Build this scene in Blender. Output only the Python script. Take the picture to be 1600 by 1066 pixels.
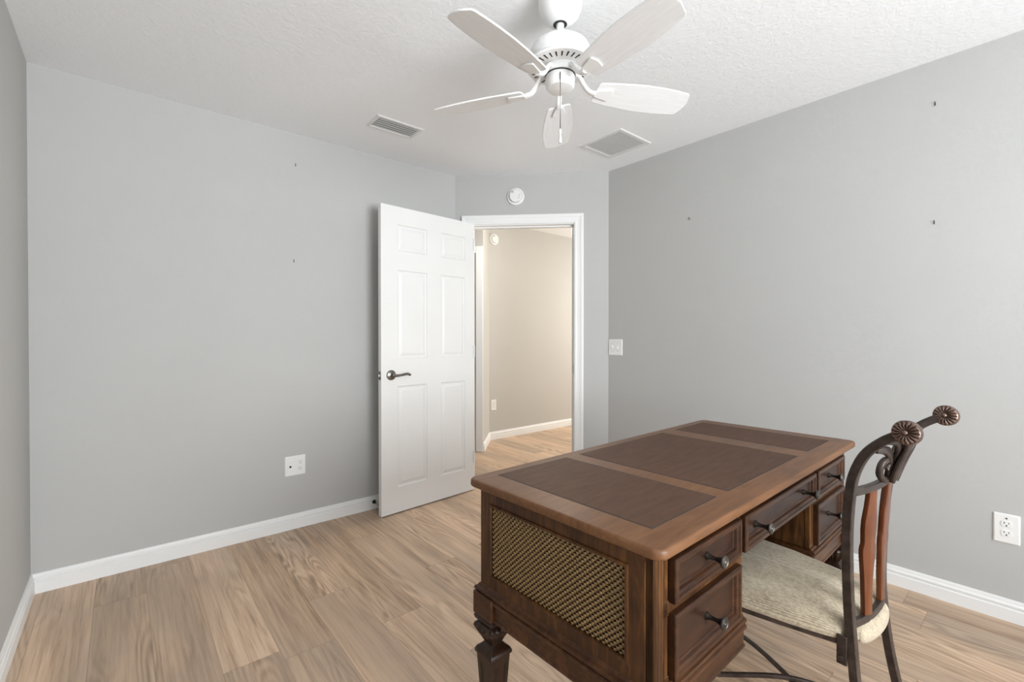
import bpy, bmesh, math, random
from math import sin, cos, pi, radians as R_
from mathutils import Vector, Matrix, noise as mnoise

random.seed(7)
for o in list(bpy.data.objects):
    bpy.data.objects.remove(o)
scene = bpy.context.scene
C = scene.collection

# ------------------------------------------------------------------ camera, world, lights
H = 2.44                      # ceiling height
XL, YB, XR = -0.3294, 3.0411, 2.8188      # left wall, back wall, right wall
XA, YA = 1.9903, 2.1977       # chamfer: starts on the back wall at x=XA, ends on the right wall at y=YA
YR = -2.40                    # rear wall behind the camera

cd = bpy.data.cameras.new('camera')
cam = bpy.data.objects.new('camera', cd)
C.objects.link(cam)
scene.camera = cam
cd.sensor_fit = 'HORIZONTAL'
cd.sensor_width = 36.0
cd.lens = 36.0 * 719.05 / 1600.0
cd.clip_start = 0.02
yaw, pitch = 0.70198, -0.0082
fw = Vector((sin(yaw) * cos(pitch), cos(yaw) * cos(pitch), sin(pitch)))
rt = Vector((cos(yaw), -sin(yaw), 0))
up = rt.cross(fw)
m3 = Matrix((rt, up, -fw)).transposed()
cam.matrix_world = Matrix.Translation((0, 0, 1.1832)) @ m3.to_4x4()

w = bpy.data.worlds.new('daylight')
scene.world = w
w.use_nodes = True
w.node_tree.nodes['Background'].inputs[0].default_value = (0.80, 0.90, 1.0, 1)
w.node_tree.nodes['Background'].inputs[1].default_value = 1.0


def area(name, loc, aim, sx, sy, power, col, spread=180):
    l = bpy.data.lights.new(name, 'AREA')
    l.shape = 'RECTANGLE'
    l.size, l.size_y = sx, sy
    l.energy = power
    l.color = col
    l.spread = R_(spread)
    o = bpy.data.objects.new(name, l)
    C.objects.link(o)
    o.location = loc
    o.rotation_euler = (Vector(aim) - Vector(loc)).to_track_quat('-Z', 'Y').to_euler()
    return o


# daylight through the two windows behind the camera; upward fill added for the ceiling
area('daylight_rear_window', (1.10, YR + 0.03, 1.35), (1.25, 0.2, 1.9), 1.8, 1.6, 58, (0.94, 0.975, 1.0))
area('ceiling_fill_upward', (0.95, YR + 0.06, 1.30), (0.90, 1.8, 2.55), 1.8, 1.5, 48, (0.94, 0.975, 1.0), 120)
area('daylight_left_window', (XL + 0.03, -1.3, 1.35), (1.2, 0.2, 1.5), 1.1, 1.6, 8, (0.94, 0.975, 1.0))
# the hall: a point fill added near the doorway and daylight from the far end
pl_ = bpy.data.lights.new('hall_fill', 'POINT')
pl_.energy = 17
pl_.color = (1.0, 0.945, 0.86)
pl_.shadow_soft_size = 0.12
hl_ = bpy.data.objects.new('hall_fill', pl_)
C.objects.link(hl_)
hl_.location = (2.95, 3.05, 2.25)
area('hall_daylight', (5.95, 3.0, 1.45), (3.4, 3.5, 0.3), 1.2, 1.9, 82, (1.0, 0.955, 0.88))

scene.view_settings.view_transform = 'Standard'
scene.view_settings.look = 'None'
scene.view_settings.exposure = 0.23
scene.view_settings.gamma = 1.0
scene.view_settings.use_curve_mapping = False


# ------------------------------------------------------------------ node helpers
class NT:
    def __init__(s, name):
        s.m = bpy.data.materials.new(name)
        s.m.use_nodes = True
        s.t = s.m.node_tree
        s.b = s.t.nodes['Principled BSDF']

    def n(s, typ, **kw):
        x = s.t.nodes.new(typ)
        for k, v in kw.items():
            setattr(x, k, v)
        return x

    def lk(s, a, b):
        s.t.links.new(a, b)

    def put(s, sock, v):
        if hasattr(v, 'is_output'):
            s.lk(v, sock)
        elif v is not None:
            sock.default_value = v

    def math(s, op, a, b=None, c=None):
        x = s.n('ShaderNodeMath', operation=op)
        for i, v in enumerate((a, b, c)):
            if v is not None:
                s.put(x.inputs[i], v)
        return x.outputs[0]

    def coord(s, out='Object'):
        return s.n('ShaderNodeTexCoord').outputs[out]

    def mapping(s, v, scale=(1, 1, 1), loc=(0, 0, 0), rot=(0, 0, 0)):
        x = s.n('ShaderNodeMapping')
        s.lk(v, x.inputs[0])
        x.inputs['Scale'].default_value = scale
        x.inputs['Location'].default_value = loc
        x.inputs['Rotation'].default_value = rot
        return x.outputs[0]

    def noise(s, v, scale, detail=4, rough=0.5, dist=0.0):
        x = s.n('ShaderNodeTexNoise')
        s.lk(v, x.inputs['Vector'])
        x.inputs['Scale'].default_value = scale
        x.inputs['Detail'].default_value = detail
        x.inputs['Roughness'].default_value = rough
        x.inputs['Distortion'].default_value = dist
        return x.outputs['Fac']

    def ramp(s, f, stops, interp='LINEAR'):
        x = s.n('ShaderNodeValToRGB')
        x.color_ramp.interpolation = interp
        e = x.color_ramp.elements
        while len(e) < len(stops):
            e.new(0.5)
        for el, (p, c) in zip(e, stops):
            el.position = p
            el.color = (*c, 1) if len(c) == 3 else c
        s.lk(f, x.inputs[0])
        return x.outputs[0]

    def mix(s, f, a, b, mode='MIX'):
        x = s.n('ShaderNodeMix', data_type='RGBA', blend_type=mode)
        s.put(x.inputs['Factor'], f)
        s.put(x.inputs['A'], a if hasattr(a, 'is_output') else (*a, 1))
        s.put(x.inputs['B'], b if hasattr(b, 'is_output') else (*b, 1))
        return x.outputs['Result']

    def bump(s, h, strength, dist):
        x = s.n('ShaderNodeBump')
        x.inputs['Strength'].default_value = strength
        x.inputs['Distance'].default_value = dist
        s.lk(h, x.inputs['Height'])
        s.lk(x.outputs[0], s.b.inputs['Normal'])

    def base(s, col, rough=0.5, metal=0.0, spec=0.5):
        s.put(s.b.inputs['Base Color'], col if hasattr(col, 'is_output') else (*col, 1))
        s.put(s.b.inputs['Roughness'], rough)
        s.b.inputs['Metallic'].default_value = metal
        s.b.inputs['Specular IOR Level'].default_value = spec
        return s.m


def paint(name, col, rough=0.6, bump=0.0, scale=180, spec=0.3, var=0.02):
    t = NT(name)
    v = t.coord()
    f = t.noise(v, 2.3, 3)
    lo = tuple(c * (1 - var) for c in col)
    hi = tuple(min(1, c * (1 + var)) for c in col)
    t.base(t.ramp(f, [(0.3, lo), (0.7, hi)]), rough, 0, spec)
    if bump:
        t.bump(t.noise(v, scale, 3, 0.6), bump, 0.004)
    return t.m


def wood(name, dark, mid, light, rough=0.3, axis=0, scale=1.0, coat=0.0, contrast=1.0):
    t = NT(name)
    v = t.coord()
    sc = [14 * scale] * 3
    sc[axis] = 1.6 * scale
    v2 = t.mapping(v, tuple(sc))
    g = t.noise(v2, 3.0, 6, 0.62, 1.2)
    big = t.noise(v, 5.0, 3, 0.6)
    f = t.math('ADD', t.math('MULTIPLY', g, 0.6), t.math('MULTIPLY', big, 0.4))
    col = t.ramp(f, [(0.34, dark), (0.5, mid), (0.68, light)])
    rr = t.math('ADD', rough - 0.06, t.math('MULTIPLY', big, 0.14))
    t.base(col, rr, 0, 0.35)
    t.b.inputs['Coat Weight'].default_value = coat
    t.b.inputs['Coat Roughness'].default_value = 0.25
    t.bump(g, 0.03, 0.0008)
    return t.m


M = {}
M['wall'] = paint('wall_paint_grey', (0.475, 0.473, 0.463), 0.75, 0.22, 230, 0.2, 0.012)
M['hallwall'] = paint('hall_paint_beige', (0.50, 0.485, 0.455), 0.75, 0.15, 230, 0.2, 0.012)
M['trim'] = paint('trim_paint_white', (0.80, 0.80, 0.79), 0.38, 0, spec=0.4)
M['door'] = paint('door_paint_white', (0.78, 0.775, 0.76), 0.45, 0.06, 320, 0.35)
M['fan'] = paint('fan_enamel_white', (0.84, 0.84, 0.83), 0.3, 0, spec=0.5)
M['plastic'] = paint('plastic_white', (0.80, 0.80, 0.785), 0.35, 0, spec=0.5)
M['dark'] = paint('dark_slot', (0.035, 0.034, 0.033), 0.6)
M['grey'] = paint('vent_interior_grey', (0.45, 0.45, 0.445), 0.7)
M['ventwhite'] = paint('vent_enamel', (0.74, 0.74, 0.73), 0.4)


def ceiling_mat():
    t = NT('ceiling_knockdown')
    v = t.coord()
    a = t.noise(v, 42, 4, 0.55, 0.6)
    b = t.noise(v, 120, 2, 0.5)
    h = t.math('ADD', t.ramp(a, [(0.44, (0, 0, 0)), (0.58, (1, 1, 1))]), t.math('MULTIPLY', b, 0.35))
    t.base((0.875, 0.885, 0.895), 0.8, 0, 0.15)
    t.bump(h, 0.17, 0.004)
    return t.m


def fanblade_mat():
    t = NT('blade_white_grain')
    v = t.coord()
    g = t.noise(t.mapping(v, (2.0, 26, 26)), 3, 5, 0.6, 1.5)
    t.base(t.ramp(g, [(0.35, (0.80, 0.80, 0.80)), (0.6, (0.86, 0.86, 0.86))]), 0.4, 0, 0.4)
    t.bump(g, 0.1, 0.002)
    return t.m


def floor_mat():
    t = NT('oak_vinyl_plank')
    v = t.coord()
    sx = t.n('ShaderNodeSeparateXYZ')
    t.lk(v, sx.inputs[0])
    X, Y = sx.outputs[0], sx.outputs[1]
    PW, PL = 0.183, 1.22
    xi = t.math('DIVIDE', t.math('ADD', X, 20.05), PW)
    i = t.math('FLOOR', xi)
    fx = t.math('FRACT', xi)
    wn = t.n('ShaderNodeTexWhiteNoise', noise_dimensions='1D')
    t.lk(i, wn.inputs['W'])
    yj = t.math('ADD', t.math('DIVIDE', t.math('ADD', Y, 20.0), PL), wn.outputs['Value'])
    j = t.math('FLOOR', yj)
    fy = t.math('FRACT', yj)
    cb = t.n('ShaderNodeCombineXYZ')
    t.lk(i, cb.inputs[0]); t.lk(j, cb.inputs[1])
    wn2 = t.n('ShaderNodeTexWhiteNoise', noise_dimensions='2D')
    t.lk(cb.outputs[0], wn2.inputs['Vector'])
    r1 = wn2.outputs['Value']
    sc = t.n('ShaderNodeSeparateColor')
    t.lk(wn2.outputs['Color'], sc.inputs[0])
    r2 = sc.outputs[1]
    # per plank shifted coordinates
    cb2 = t.n('ShaderNodeCombineXYZ')
    t.lk(X, cb2.inputs[0])
    t.lk(Y, cb2.inputs[1])
    t.lk(t.math('MULTIPLY', r1, 37.0), cb2.inputs[2])
    P = cb2.outputs[0]
    fine = t.noise(t.mapping(P, (105, 3.0, 1)), 1.0, 7, 0.72, 0.3)
    mid = t.noise(t.mapping(P, (26, 1.15, 1)), 1.0, 5, 0.62, 0.5)
    # cathedral figure: contour rings of a stretched noise
    blob = t.noise(t.mapping(P, (8.5, 1.0, 1)), 1.0, 2, 0.4, 0.3)
    ring = t.math('SINE', t.math('MULTIPLY', blob, 95.0))
    ring = t.math('MULTIPLY', t.math('ADD', ring, 1.0), 0.5)
    f = t.math('ADD', t.math('MULTIPLY', fine, 0.42), t.math('MULTIPLY', mid, 0.42))
    fig = t.math('MULTIPLY', t.ramp(t.noise(t.mapping(P, (5.0, 1.3, 1), (3, 7, 0)), 1.0, 1, 0.5), [(0.48, (0, 0, 0)), (0.62, (1, 1, 1))]), 0.11)
    f = t.math('ADD', t.math('ADD', f, 0.035), t.math('MULTIPLY', t.math('SUBTRACT', ring, 0.35), fig))
    f = t.math('ADD', f, t.math('MULTIPLY', t.math('SUBTRACT', r1, 0.5), 0.10))
    col = t.ramp(f, [(0.32, (0.200, 0.130, 0.082)), (0.42, (0.445, 0.305, 0.202)),
                     (0.51, (0.640, 0.458, 0.318)), (0.63, (0.77, 0.59, 0.435))])
    pat = t.noise(t.mapping(P, (3.2, 0.9, 1)), 1.0, 2, 0.5)
    col = t.mix(t.math('MULTIPLY', t.ramp(pat, [(0.42, (0, 0, 0)), (0.60, (1, 1, 1))]), 0.58), col, (0.345, 0.270, 0.205))
    warm = t.mix(t.math('MULTIPLY', r2, 0.22), col, (0.62, 0.42, 0.275))
    # seams
    ex = t.math('MINIMUM', fx, t.math('SUBTRACT', 1.0, fx))
    ey = t.math('MULTIPLY', t.math('MINIMUM', fy, t.math('SUBTRACT', 1.0, fy)), PL / PW)
    e = t.math('MINIMUM', ex, ey)
    seam = t.ramp(e, [(0.0, (0.66, 0.62, 0.6)), (0.010, (1, 1, 1))])
    col = t.mix(1.0, warm, seam, 'MULTIPLY')
    t.base(col, t.math('ADD', 0.36, t.math('MULTIPLY', fine, 0.16)), 0, 0.42)
    t.bump(t.math('ADD', t.math('MULTIPLY', fine, 0.4), t.ramp(e, [(0, (0, 0, 0)), (0.02, (1, 1, 1))])), 0.12, 0.0015)
    return t.m


M['ceiling'] = ceiling_mat()
M['blade'] = fanblade_mat()
M['floor'] = floor_mat()
M['desk'] = wood('desk_walnut', (0.019, 0.0066, 0.0024), (0.054, 0.0200, 0.0066), (0.110, 0.044, 0.0135), 0.38, 0, 1.0, 0.0)
M['deskv'] = wood('desk_walnut_upright', (0.020, 0.0070, 0.0022), (0.062, 0.0235, 0.0066), (0.165, 0.068, 0.0165), 0.38, 2, 1.0, 0.0)
M['drawer'] = wood('drawer_mahogany', (0.011, 0.0040, 0.0022), (0.024, 0.0088, 0.0044), (0.046, 0.0175, 0.0080), 0.34, 0, 1.0, 0.0)
M['drawerframe'] = wood('drawer_frame_mahogany', (0.013, 0.0046, 0.0022), (0.034, 0.0125, 0.0050), (0.070, 0.027, 0.0095), 0.30, 0, 1.0, 0.0)
M['desktop'] = wood('desktop_walnut', (0.094, 0.040, 0.0155), (0.150, 0.066, 0.0270), (0.200, 0.093, 0.040), 0.42, 0, 1.0, 0.0)
M['leg'] = wood('leg_dark_walnut', (0.009, 0.0042, 0.0024), (0.022, 0.0095, 0.0048), (0.048, 0.021, 0.0095), 0.32, 2, 1.0, 0.1)
M['splat'] = wood('splat_cherry', (0.055, 0.014, 0.005), (0.100, 0.027, 0.0075), (0.16, 0.046, 0.011), 0.30, 2, 1.0, 0.3)


def leather_mat():
    t = NT('brown_leather')
    v = t.coord()
    a = t.noise(v, 420, 3, 0.6)
    b = t.noise(t.mapping(v, (1, 6, 1)), 9, 4, 0.6)
    f = t.math('ADD', t.math('MULTIPLY', a, 0.45), t.math('MULTIPLY', b, 0.55))
    t.base(t.ramp(f, [(0.35, (0.066, 0.032, 0.019)), (0.62, (0.108, 0.055, 0.033))]), 0.58, 0, 0.2)
    t.bump(a, 0.12, 0.001)
    return t.m


def metal(name, col, rough, metalness=0.85, var=0.35):
    t = NT(name)
    v = t.coord()
    f = t.noise(v, 30, 4, 0.6)
    lo = tuple(c * (1 - var) for c in col)
    hi = tuple(c * (1 + var) for c in col)
    t.base(t.ramp(f, [(0.35, lo), (0.65, hi)]), t.math('ADD', rough - 0.05, t.math('MULTIPLY', f, 0.12)), metalness)
    return t.m


def fabric_mat():
    t = NT('ribbed_beige_chenille')
    v = t.coord()
    a = t.noise(t.mapping(v, (420, 90, 200)), 1.0, 4, 0.65, 0.3)
    b = t.noise(t.mapping(v, (30, 14, 20)), 1.0, 3, 0.6)
    f = t.math('ADD', t.math('MULTIPLY', a, 0.62), t.math('MULTIPLY', b, 0.22))
    f = t.math('ADD', f, 0.08)
    t.base(t.ramp(f, [(0.34, (0.23, 0.178, 0.118)), (0.50, (0.42, 0.352, 0.255)), (0.66, (0.58, 0.51, 0.395))]), 0.85, 0, 0.15)
    t.b.inputs['Sheen Weight'].default_value = 0.2
    t.bump(a, 0.35, 0.0015)
    return t.m


def cane_mat():
    t = NT('woven_cane_tan')
    v = t.coord()
    f = t.noise(v, 260, 3, 0.6)
    b = t.noise(v, 7, 2, 0.5)
    c = t.ramp(f, [(0.3, (0.11, 0.060, 0.020)), (0.55, (0.26, 0.160, 0.062)), (0.75, (0.40, 0.27, 0.115))])
    t.base(t.mix(t.math('MULTIPLY', b, 0.5), c, (0.20, 0.125, 0.045)), 0.33, 0, 0.5)
    return t.m


M['leather'] = leather_mat()
M['bronze'] = metal('antique_bronze', (0.060, 0.045, 0.038), 0.40, 0.55)
M['rosette'] = metal('burnished_bronze', (0.17, 0.115, 0.092), 0.32, 0.8)
M['pewter'] = metal('antique_pewter', (0.075, 0.067, 0.058), 0.40, 0.8)
M['knobstem'] = metal('dark_pewter', (0.028, 0.023, 0.019), 0.45, 0.7)
M['nickel'] = metal('aged_nickel', (0.20, 0.185, 0.165), 0.33, 0.95)
M['steel'] = metal('steel', (0.42, 0.42, 0.41), 0.35, 0.95)
M['fabric'] = fabric_mat()
M['cane'] = cane_mat()
M['canewarp'] = paint('woven_cane_dark', (0.030, 0.016, 0.008), 0.45)


# ------------------------------------------------------------------ mesh builder
class MB:
    def __init__(s):
        s.v, s.f, s.mi = [], [], []
        s.mat = 0

    def add(s, vs, fs):
        k = len(s.v)
        s.v += [tuple(p) for p in vs]
        for f in fs:
            s.f.append([k + q for q in f])
            s.mi.append(s.mat)
        return s

    def box(s, x0, x1, y0, y1, z0, z1, T=None):
        vs = [Vector((x, y, z)) for z in (z0, z1) for y in (y0, y1) for x in (x0, x1)]
        if T:
            vs = [T @ p for p in vs]
        return s.add(vs, [(0, 2, 3, 1), (4, 5, 7, 6), (0, 1, 5, 4), (2, 6, 7, 3), (0, 4, 6, 2), (1, 3, 7, 5)])

    def loft(s, rings, cap=True, closed=True):
        n = len(rings[0])
        vs = [p for r in rings for p in r]
        fs = []
        for i in range(len(rings) - 1):
            for j in range(n if closed else n - 1):
                a, b = i * n + j, i * n + (j + 1) % n
                fs.append((a, b, b + n, a + n))
        if cap:
            fs.append(tuple(reversed(range(n))))
            fs.append(tuple(range((len(rings) - 1) * n, len(rings) * n)))
        return s.add(vs, fs)

    def lathe(s, prof, T=None, n=32, cap=True):
        """prof = [(radius, z)...] about local Z"""
        rings = []
        for r, z in prof:
            ring = [Vector((r * cos(2 * pi * k / n), r * sin(2 * pi * k / n), z)) for k in range(n)]
            rings.append([T @ p for p in ring] if T else ring)
        return s.loft(rings, cap)

    def tube(s, pts, rad, n=10, sect=None, upv=(0, 0, 1), scale=None):
        """sweep a round (or given 2D section) along pts"""
        pts = [Vector(p) for p in pts]
        rings = []
        upv = Vector(upv)
        for i, p in enumerate(pts):
            a = pts[max(i - 1, 0)]
            b = pts[min(i + 1, len(pts) - 1)]
            t = (b - a).normalized()
            x = upv.cross(t)
            if x.length < 1e-4:
                x = Vector((1, 0, 0)).cross(t)
            x.normalize()
            y = t.cross(x)
            k = scale[i] if scale else 1.0
            r = rad[i] if isinstance(rad, (list, tuple)) else rad
            if sect:
                rings.append([p + x * u * k + y * v * k for u, v in sect])
            else:
                rings.append([p + x * r * cos(2 * pi * q / n) + y * r * sin(2 * pi * q / n) for q in range(n)])
        return s.loft(rings)

    def prism(s, poly, z0, z1, T=None):
        """extrude a 2D polygon in local XY"""
        lo = [Vector((x, y, z0)) for x, y in poly]
        hi = [Vector((x, y, z1)) for x, y in poly]
        if T:
            lo = [T @ p for p in lo]
            hi = [T @ p for p in hi]
        return s.loft([lo, hi])

    def build(s, name, mat, parent=None, smooth=False, bevel=0.0, seg=2, angle=32):
        me = bpy.data.meshes.new(name)
        me.from_pydata(s.v, [], s.f)
        mats = mat if isinstance(mat, (list, tuple)) else [mat]
        for m_ in mats:
            me.materials.append(m_)
        for p, k in zip(me.polygons, s.mi):
            p.material_index = k
        bm = bmesh.new()
        bm.from_mesh(me)
        bmesh.ops.recalc_face_normals(bm, faces=bm.faces)
        bm.to_mesh(me)
        bm.free()
        o = bpy.data.objects.new(name, me)
        C.objects.link(o)
        if parent is not None:
            o.parent = parent
        if smooth or bevel:
            for p in me.polygons:
                p.use_smooth = True
            try:
                me.set_sharp_from_angle(angle=R_(angle if not bevel else 40))
            except Exception:
                pass
        if bevel:
            b = o.modifiers.new('bevel', 'BEVEL')
            b.width = bevel
            b.segments = seg
            b.limit_method = 'ANGLE'
            b.angle_limit = R_(40)
            b.harden_normals = False
        return o


def tag(o, label, cat, group=None, kind=None):
    o['label'] = label
    o['category'] = cat
    if group:
        o['group'] = group
    if kind:
        o['kind'] = kind
    return o


def struct(o, label, cat):
    return tag(o, label, cat, kind='structure')


def empty(name, loc=(0, 0, 0), rz=0.0):
    o = bpy.data.objects.new(name, None)
    o.empty_display_size = 0.05
    C.objects.link(o)
    o.location = loc
    o.rotation_euler = (0, 0, rz)
    return o


def frame(origin, xdir, ydir, zdir):
    m = Matrix((Vector(xdir), Vector(ydir), Vector(zdir))).transposed().to_4x4()
    m.translation = Vector(origin)
    return m


def catmull(pts, n=8):
    pts = [Vector(p) for p in pts]
    out = []
    for i in range(len(pts) - 1):
        p0 = pts[max(i - 1, 0)]; p1 = pts[i]; p2 = pts[i + 1]; p3 = pts[min(i + 2, len(pts) - 1)]
        for k in range(n):
            t = k / n
            out.append(0.5 * ((2 * p1) + (-p0 + p2) * t + (2 * p0 - 5 * p1 + 4 * p2 - p3) * t * t + (-p0 + 3 * p1 - 3 * p2 + p3) * t ** 3))
    out.append(pts[-1])
    return out


def rrect(x0, x1, y0, y1, r, n=5):
    out = []
    for cx, cy, a0 in ((x1 - r, y1 - r, 0), (x0 + r, y1 - r, 90), (x0 + r, y0 + r, 180), (x1 - r, y0 + r, 270)):
        for k in range(n + 1):
            a = R_(a0 + 90 * k / n)
            out.append((cx + r * cos(a), cy + r * sin(a)))
    return out


# ------------------------------------------------------------------ the setting
WT = 0.115
cdir = Vector((XR - XA, YA - YB, 0)); CLEN = cdir.length; cdir.normalize()      # along the chamfer, left to right
cin = Vector((cdir.y, -cdir.x, 0))                                              # into the room
if cin.x > 0:
    cin = -cin
CH = frame((XA, YB, 0), cdir, -cin, (0, 0, 1))        # local x along, y away from the room, z up
ZUP = Vector((0, 0, 1))

# floor (bedroom and hall share the same planks)
f = MB().box(-0.6, 6.3, -1.6, 5.6, -0.05, 0.0).build('floor', M['floor'])
struct(f, 'light oak vinyl plank floor running through the room and the hall', 'floor')

# ceilings
poly = [(XL, YR), (XR, YR), (XR, YA), (XA, YB), (XL, YB)]
c = MB().prism(poly, H, H + 0.05).build('ceiling', M['ceiling'])
struct(c, 'white textured ceiling of the room', 'ceiling')

# walls
b = MB()
wy0, wy1, wz0, wz1 = -1.9, -0.7, 0.5, 2.2
b.box(XL - WT, XL, wy1, YB + WT, 0, H).box(XL - WT, XL, YR - WT, wy0, 0, H)
b.box(XL - WT, XL, wy0, wy1, 0, wz0).box(XL - WT, XL, wy0, wy1, wz1, H)
struct(b.build('wall_left', M['wall']), 'pale grey wall at the left edge of the photo', 'wall')
bw = MB().prism([(XL, YB), (XA, YB), (XA + 0.048, YB + WT), (XL, YB + WT)], 0, H).build('wall_back', M['wall'])
struct(bw, 'long grey wall behind the open door', 'wall')
OX0, OX1, OZ = 0.108, 0.938, 2.062       # rough opening in the chamfer wall
b = MB()
b.box(0, OX0, 0, WT, 0, H, CH).box(OX1, CLEN, 0, WT, 0, H, CH).box(OX0, OX1, 0, WT, OZ, H, CH)
struct(b.build('wall_angled', M['wall']), 'short angled grey wall that holds the doorway', 'wall')
b = MB().prism([(XR, YR), (XR, YA), (XR + WT, YA + 0.048), (XR + WT, YR)], 0, H)
struct(b.build('wall_right', M['wall']), 'long pale grey wall behind the desk', 'wall')
b = MB()
rx0, rx1 = 0.05, 2.05
b.box(XL, rx0, YR - WT, YR, 0, H).box(rx1, XR, YR - WT, YR, 0, H).box(rx0, rx1, YR - WT, YR, 0, wz0).box(rx0, rx1, YR - WT, YR, wz1, H)
struct(b.build('wall_rear', M['wall']), 'grey window wall behind the viewer', 'wall')


def window(name, T, wd, z0, z1, label):
    fr = MB()
    for q in ((0, 0.04, z0, z1), (wd - 0.04, wd, z0, z1), (0.04, wd - 0.04, z0, z0 + 0.04), (0.04, wd - 0.04, z1 - 0.04, z1), (0.04, wd - 0.04, (z0 + z1) / 2 - 0.02, (z0 + z1) / 2 + 0.02)):
        fr.box(q[0], q[1], -0.1, -0.05, q[2], q[3], T)
    o = fr.build(name, M['trim'])
    struct(o, label, 'window')


window('window_1', frame((rx0, YR, 0), (1, 0, 0), (0, 1, 0), (0, 0, 1)), rx1 - rx0, wz0, wz1, 'white framed window in the rear wall')
window('window_2', frame((XL, wy1, 0), (0, -1, 0), (1, 0, 0), (0, 0, 1)), wy1 - wy0, wz0, wz1, 'white framed window in the left wall')

# hall beyond the doorway
HZ = 2.52
hc = Vector((3.209, 4.199, 0)); hb = Vector((2.837, 3.816, 0))
b = MB().prism([(hc.x, 4.199), (6.1, 4.234), (6.1, 4.35), (hc.x - 0.02, 4.315)], 0, HZ)
struct(b.build('wall_hall', M['hallwall']), 'warm beige hall wall seen through the doorway', 'wall')
d = (hb - hc).normalized()
nrm = Vector((-d.y, d.x, 0))       # away from the doorway
if nrm.y < 0:
    nrm = -nrm
e1 = Vector((-0.7071, 0.7071, 0))   # direction of the wall that holds the hall door
b = MB().prism([(hc.x, hc.y), (hb.x, hb.y), (hb.x + e1.x * .06, hb.y + e1.y * .06), (hc.x + e1.x * .06, hc.y + e1.y * .06)], 0, HZ)
struct(b.build('wall_hall_corner', M['hallwall']), 'narrow slanted beige wall piece at the left end of the hall', 'wall')
HD = frame(hb, e1, (0.7071, 0.7071, 0), (0, 0, 1))    # x along, y away from us
b = MB()
b.box(0.06, 0.9, 0, 0.1, 2.06, HZ, HD).box(0.9, 1.6, 0, 0.1, 0, HZ, HD)
struct(b.build('wall_hall_left', M['hallwall']), 'beige hall wall with a second doorway behind the open door', 'wall')
b = MB().box(0.0, 0.075, -0.016, 0, 0, 2.12, HD).box(0.075, 0.9, -0.016, 0, 2.05, 2.12, HD).box(0.06, 0.075, 0, 0.1, 0, 2.05, HD)
struct(b.build('trim_2', M['trim'], bevel=0.004), 'white casing of the second doorway out in the hall', 'door casing')
b = MB().box(0.078, 0.9, 0.03, 0.065, 0.01, 2.045, HD)
struct(b.build('door_2', M['door'], bevel=0.002), 'white closed door in the hall behind the casing', 'door')
b = MB().prism([(1.0, YB + 0.12), (XA + 0.05, YB + 0.12), (XR + 0.12, YA + 0.05), (XR + 0.12, 1.6), (6.1, 1.6), (6.1, 4.4), (2.6, 5.3), (1.0, 5.3)], HZ, HZ + 0.05)
struct(b.build('ceiling_hall', M['ceiling']), 'cream ceiling of the hall seen through the doorway', 'ceiling')
b = MB().box(6.1, 6.2, 1.6, 4.4, 0, HZ).box(XR + WT, 6.2, 1.5, 1.6, 0, HZ)
struct(b.build('wall_hall_far', M['hallwall']), 'far beige walls closing the hall', 'wall')
b = MB().box(1.0, 1.1, YB + 0.12, 5.3, 0, HZ).box(1.1, 2.6, 5.2, 5.3, 0, HZ)
struct(b.build('wall_hall_end', M['hallwall']), 'beige walls closing the left end of the hall', 'wall')
b = MB().prism([(XA + 0.05, YB + 0.118), (XR + 0.118, YA + 0.05), (XR + 0.16, YA + 0.09), (XA + 0.09, YB + 0.16)], H, HZ)
struct(b.build('trim_3', M['hallwall']), 'strip of wall above the doorway on the hall side', 'wall strip')

# baseboards: colonial profile (depth, height)
BP = [(0, 0), (0.0145, 0), (0.0145, 0.052), (0.0095, 0.0550), (0.0095, 0.0605), (0.013, 0.0630), (0.013, 0.070), (0.0085, 0.0755), (0.0085, 0.081), (0.0055, 0.089), (0.0, 0.0905)]


def baseboard(name, segs, label):
    b = MB()
    for p0, p1, nn, m0, m1 in segs:      # m0/m1: mitre slopes at the ends
        p0, p1, nn = Vector(p0), Vector(p1), Vector(nn)
        t = (p1 - p0).normalized()
        r0 = [p0 + nn * dx + t * dx * m0 + ZUP * z for dx, z in BP]
        r1 = [p1 + nn * dx - t * dx * m1 + ZUP * z for dx, z in BP]
        b.loft([r0, r1])
    struct(b.build(name, M['trim'], smooth=True, angle=25), label, 'baseboard')


k = math.tan(R_(22.5))
baseboard('baseboard_left', [((XL, YR, 0), (XL, YB, 0), (1, 0, 0), 1, 1)], 'white moulded baseboard along the left wall')
baseboard('baseboard_back', [((XL, YB, 0), (XA, YB, 0), (0, -1, 0), 1, k)], 'white moulded baseboard along the long wall behind the door')
baseboard('baseboard_angled', [(CH @ Vector((0, 0, 0)), CH @ Vector((0.053, 0, 0)), cin, k, 0), (CH @ Vector((0.993, 0, 0)), CH @ Vector((CLEN, 0, 0)), cin, 0, k)], 'short white baseboard pieces beside the doorway casing')
baseboard('baseboard_right', [((XR, YA, 0), (XR, YR, 0), (-1, 0, 0), k, 1)], 'white moulded baseboard along the wall behind the desk and chair')
nhw = Vector((0.0119, -1, 0)).normalized()
dn = Vector((d.y, -d.x, 0))
if dn.y > 0:
    dn = -dn
baseboard('baseboard_hall', [((6.1, 4.234, 0), hc, nhw, 0, -0.0 + k), (hc, hb, dn, k, 0)], 'white baseboard in the hall beyond the doorway')

# doorway casing and jamb (trim_1)
b = MB()
CP = [(0.0, 0.0), (0.0, 0.017), (0.008, 0.0185), (0.022, 0.0165), (0.028, 0.013), (0.048, 0.011), (0.056, 0.0125), (0.066, 0.011), (0.070, 0.007), (0.070, 0.0)]   # from outer edge, depth
cx0, cx1, cz = 0.053, 0.993, 2.126


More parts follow.
